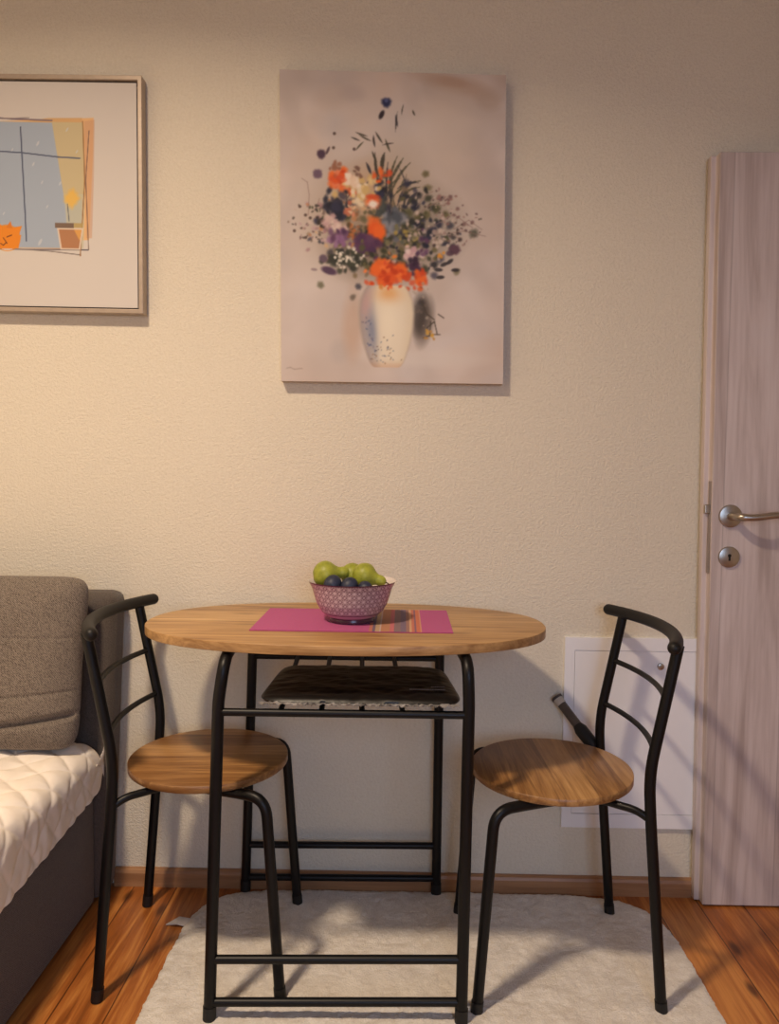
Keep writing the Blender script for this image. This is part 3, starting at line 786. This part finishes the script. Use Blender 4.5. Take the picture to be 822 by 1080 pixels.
# ------------------------------------------------------------------ things on the table
def matfn(U, V): return -.3195+U*.428+(1-V)*.004*0, -.366+V*.256, np.full(U.shape, .7572)
K = Paint(0, 0, 1, 1, 430, 60, (174, 86, 132))
K.a += rng.normal(0, 3, K.a.shape)
def band(x0, x1, c): K.a[:, int(x0*429):int(x1*429)] = np.array(c)*.62+np.array((150, 112, 112))*.38
for x0, x1, c in ((.588, .606, (196, 112, 90)), (.606, .620, (92, 84, 112)), (.620, .640, (196, 170, 120)), (.640, .648, (206, 190, 180)), (.648, .690, (190, 130, 84)), (.690, .712, (206, 100, 110)), (.712, .745, (120, 104, 110)), (.745, .772, (98, 92, 124)), (.772, .790, (150, 110, 96)),
                  (.790, .800, (226, 180, 130)), (.800, .815, (206, 110, 84)), (.815, .824, (120, 84, 110)), (.824, .842, (216, 110, 70)), (.842, .850, (224, 150, 120))): band(x0, x1, c)
bm = bmesh.new(); box(bm, -.3195, .1085, -.366, -.110, .7553, .7568)
ml = (-.105, -.238, .7553)
M_mat = colored('placemat_weave', .75, .2, .3, 500)
pm = thing('placemat', 'magenta woven placemat with a band of coloured stripes on the table', 'placemat', ml)
link('mat_base', bm, plain('magenta_cloth', rgb(176, 66, 122), .8), pm, ml, smooth=False)
mesh_obj('striped_cloth', grid_mesh('striped_cloth', K.nx, K.ny, matfn, K.a), M_mat, pm, ml)

BX, BY, BZ = -.111, -.252, .7574
bl_ = (BX, BY, BZ)
bowl = thing('bowl', 'small purple and white lattice-patterned footed bowl holding fruit', 'bowl', bl_)
prof = [(.0500, 0), (.0505, .004), (.0490, .010), (.0570, .0135), (.0690, .024), (.0785, .040), (.0845, .058), (.0900, .076), (.0970, .0895), (.0983, .0912)]
pr = np.array(prof); sd = np.concatenate([[0], np.cumsum(np.hypot(*np.diff(pr, axis=0).T))]); sd /= sd[-1]
NU, NV = 640, 110
U, V = np.meshgrid(np.linspace(0, 1, NU, endpoint=False), np.linspace(0, 1, NV))
cells = 26; a_, b_ = U*cells, V*5.5
pur, whi = np.array((92, 50, 72), float), np.array((214, 192, 192), float)
pat = np.zeros(U.shape)
for ox, oy in ((0, 0), (.5, .5)):
    fx, fy = (a_+ox) % 1-.5, (b_+oy) % 1-.5
    rr = np.hypot(fx, fy)
    pat = np.maximum(pat, np.clip(1.3-np.abs(rr-.46)/.062, 0, 1)); pat = np.maximum(pat, np.clip((.15-rr)/.05, 0, 1))
colr = pur*(1-pat[..., None])+whi*pat[..., None]
colr[V > .972] = (92, 56, 70); colr[V < .26] = (176, 140, 150); colr[V < .115] = (84, 44, 62); colr[(V >= .26) & (V < .29)] = (92, 50, 74)
def bowlfn(U, V):
    r = np.interp(V, sd, pr[:, 0]); z = np.interp(V, sd, pr[:, 1])
    return BX+r*np.cos(U*2*PI), BY+r*np.sin(U*2*PI), BZ+z
bo = mesh_obj('bowl_outside', grid_mesh('bowl_outside', NU, NV, bowlfn, colr, True), colored('glazed_lattice', .25, .5), bowl, bl_)
bm = bmesh.new()
inn = [(.0983, .0912), (.0953, .0900), (.0875, .076), (.0815, .058), (.0745, .042), (.064, .027), (.045, .018), (.002, .016)]
lathe(bm, inn, 96, Matrix.Translation(bl_), False, True)
lathe(bm, [(.0505, .0005), (.002, .003)], 64, Matrix.Translation(bl_), False, True)
link('bowl_inside', bm, plain('bowl_glaze', rgb(216, 204, 198), .25, 0, .03), bowl, bl_)['label'] = 'pale glazed inside'

def fruitmat(name, c1, c2, rough, scale=30):
    t = NT(name); v = t.coords(); a = t.noise(v, scale, 4, .6); b = t.noise(v, 420, 2)
    c = t.ramp(a, [(.3, c1[:3]), (.7, c2[:3])])
    t.color(t.mix(t.ramp(b, [(.62, (0, 0, 0)), (.7, (.5, .5, .5))]), c, tuple(x*.55 for x in c1[:3])+(1,)))
    return t.set(rough, 0, .4)
M_pear = fruitmat('pear_skin', rgb(122, 128, 34), rgb(172, 174, 66), .45)
M_plum = fruitmat('plum_skin', rgb(20, 24, 40), rgb(52, 58, 80), .5)
M_stem = plain('fruit_stem', rgb(84, 62, 38), .8)
def pear(loc, axis, L, r, label):
    ax = Vector(axis).normalized(); q = Vector((0, 0, 1)).rotation_difference(ax).to_matrix().to_4x4()
    root = thing('pear', label, 'pear', loc, 'pears in the bowl')
    M = Matrix.Translation(loc) @ q
    pf = []
    for i in range(29):
        t = i/28
        body = math.sqrt(max(0, 1-((t-.36)/.375)**2)) if t < .72 else 0
        neck = .46*math.sqrt(max(0, 1-max(0, (t-.74)/.262)**2)) if t > .3 else 0
        k = 1/(1+math.exp(-(t-.62)*16))
        rad = max(.012, body*(1-k)+neck*k if t < .72 else neck*k+body*(1-k))
        pf.append((r*rad, (t-.36)*L))
    bm = bmesh.new(); lathe(bm, pf, 32, M)
    bmesh.ops.smooth_vert(bm, verts=bm.verts, factor=.5, use_axis_x=True, use_axis_y=True, use_axis_z=True)
    link('flesh', bm, M_pear, root, loc, angle=180)
    bm = bmesh.new(); tube(bm, [M @ Vector((0, 0, .62*L)), M @ Vector((.001, 0, .70*L)), M @ Vector((.004, 0, .78*L))], [.0016, .0013, .0018], 8, True)
    link('stem', bm, M_stem, root, loc)
pear((-.168, -.262, .862), (.86, .15, .10), .082, .031, 'green pear at the left side of the bowl, round end left')
pear((-.112, -.232, .858), (.35, .80, -.1), .078, .027, 'green pear at the back middle, between the other two pears')
pear((-.082, -.258, .8595), (.92, -.16, -.26), .078, .029, 'green pear at the right side of the bowl, neck over the rim')
def plum(loc, r, tilt, label):
    root = thing('plum', label, 'plum', loc, 'plums in the bowl')
    bm = bmesh.new(); bmesh.ops.create_uvsphere(bm, u_segments=32, v_segments=20, radius=r)
    for v in bm.verts:
        a = math.atan2(v.co.y, v.co.x); g = math.exp(-(a/.22)**2)
        v.co.x *= 1-.07*g; v.co.y *= 1-.07*g; v.co.z *= 1.12
        rad = math.hypot(v.co.x, v.co.y)
        if v.co.z > 0: v.co.z -= .12*r*math.exp(-(rad/(.3*r))**2)
    M = Matrix.Translation(loc) @ Matrix.Rotation(tilt[0], 4, 'X') @ Matrix.Rotation(tilt[1], 4, 'Y') @ Matrix.Rotation(tilt[2], 4, 'Z')
    bmesh.ops.transform(bm, matrix=M, verts=bm.verts); link('flesh', bm, M_plum, root, loc, angle=180)
    bm = bmesh.new(); tube(bm, [M @ Vector((0, 0, r*.96)), M @ Vector((.001, 0, r*1.12)), M @ Vector((.002, 0, r*1.25))], .001, 8, True)
    link('stem', bm, M_stem, root, loc)
plum((-.150, -.302, .846), .0195, (-.9, .3, .5), 'dark blue plum at the front left, below the left pear')
plum((-.114, -.305, .843), .0185, (-.7, .6, 2.), 'dark plum at the front middle of the bowl, right of another plum')
plum((-.079, -.308, .8375), .0165, (-.8, -.4, 1.), 'dark reddish plum low at the front right under a pear')
# a layer of fruit deeper in the bowl carries the ones in view
for i, (x, y, z) in enumerate(((-.135, -.235, .812), (-.09, -.24, .81), (-.112, -.275, .808))):
    pass

# ------------------------------------------------------------------ black package on the rack
kl = (-.085, -.35, .627)
pk = thing('package', 'flat black plastic-wrapped package lying on the rack under the tabletop', 'package', kl)
def pkg(sign):
    def f(U, V):
        u, v = U*2-1, V*2-1
        m = np.maximum(np.abs(u), np.abs(v))+1e-9; n = 8.
        k = m/((np.abs(u)**n+np.abs(v)**n)**(1/n)+1e-9)
        wd = .193-.010*v
        x = -.083+u*k*wd-.004*v; y = -.348+v*k*.134
        nz = np.array([noise.noise((p*14, q*30, 4))+.6*noise.noise((p*50, q*70, 9)) for p, q in zip(x.ravel(), y.ravel())]).reshape(x.shape)
        t = np.clip(1-m**6, 0, 1)**.5
        z = .641+(.011+.003*nz)*t if sign > 0 else .641-.0135*t
        return x, y, z
    return f
M_bag = plain('black_plastic_wrap', rgb(16, 14, 14), .42, 0, .35, 45, .2)
bm = bmesh.new(); bm.from_mesh(grid_mesh('a', 120, 80, pkg(1))); bm.from_mesh(grid_mesh('b', 120, 80, pkg(-1)))
bmesh.ops.remove_doubles(bm, verts=bm.verts, dist=.0006)
link('wrapped_body', bm, M_bag, pk, kl, angle=70)
bm = bmesh.new()                                            # clear sealed edge along the front
N_ = 90; rows = []
for j, (dy, dz) in enumerate(((0, 0), (-.006, -.002), (-.012, -.001))):
    rows.append([bm.verts.new((-.277+.392*i/N_, -.479+dy, .6405+dz+.0022*math.sin(i*1.7+j)*j*.5+.0015*random.uniform(-1, 1))) for i in range(N_+1)])
for j in range(2):
    for i in range(N_): bm.faces.new((rows[j][i], rows[j][i+1], rows[j+1][i+1], rows[j+1][i]))
g = bmesh.ops.extrude_face_region(bm, geom=bm.faces[:]); bmesh.ops.translate(bm, verts=[e for e in g['geom'] if isinstance(e, bmesh.types.BMVert)], vec=(0, 0, -.0006))
link('sealed_edge', bm, plain('clear_film_edge', rgb(150, 146, 144), .2, .2, .6, 60), pk, kl)['label'] = 'crinkled clear film edge at the front'
bm = bmesh.new(); x = .018
while x < .088:                                             # a faint illegible line of print
    w_ = random.uniform(.002, .006); box(bm, x, x+w_, -.432, -.426, .6545, .6552); x += w_+.0012
x = .062
while x < .088:
    w_ = random.uniform(.002, .005); box(bm, x, x+w_, -.414, -.409, .6550, .6556); x += w_+.0012
link('printed_line', bm, plain('grey_print', rgb(120, 114, 112), .5), pk, kl, smooth=False)

# ------------------------------------------------------------------ dark tube behind the right chair
rl2 = (.47, -.11, .27)
rod = thing('telescopic_tube', 'dark grey tube with a black sleeve resting behind the right chair seat', 'tube', rl2)
a, b, c, d = Vector((.401, -.012, .517)), Vector((.443, -.058, .463)), Vector((.479, -.096, .420)), Vector((.452, -.115, .290))
bm = bmesh.new(); tube(bm, [a.lerp(b, .22), b.lerp(c, .3)], .0115, 20)
link('upper_tube', bm, plain('grey_metal_tube', rgb(84, 76, 70), .4, .3), rod, rl2)
bm = bmesh.new(); tube(bm, fillet([b, b.lerp(c, .35), c, d], [.01, .03], 6), [.0115]+[.0165]*9+[.015]*7, 20)
link('sleeve', bm, M_rubber, rod, rl2)['label'] = 'thicker black plastic sleeve'
bm = bmesh.new(); tube(bm, [a, a.lerp(b, .24)], .0125, 20); 
link('end_cap', bm, plain('pale_plastic', rgb(190, 180, 166), .5), rod, rl2)['label'] = 'pale end cap'
bm = bmesh.new(); dr = (b-a).normalized(); tube(bm, [a-dr*.003, a+dr*.003], .0145, 20)
link('end_ring', bm, M_gap, rod, rl2)
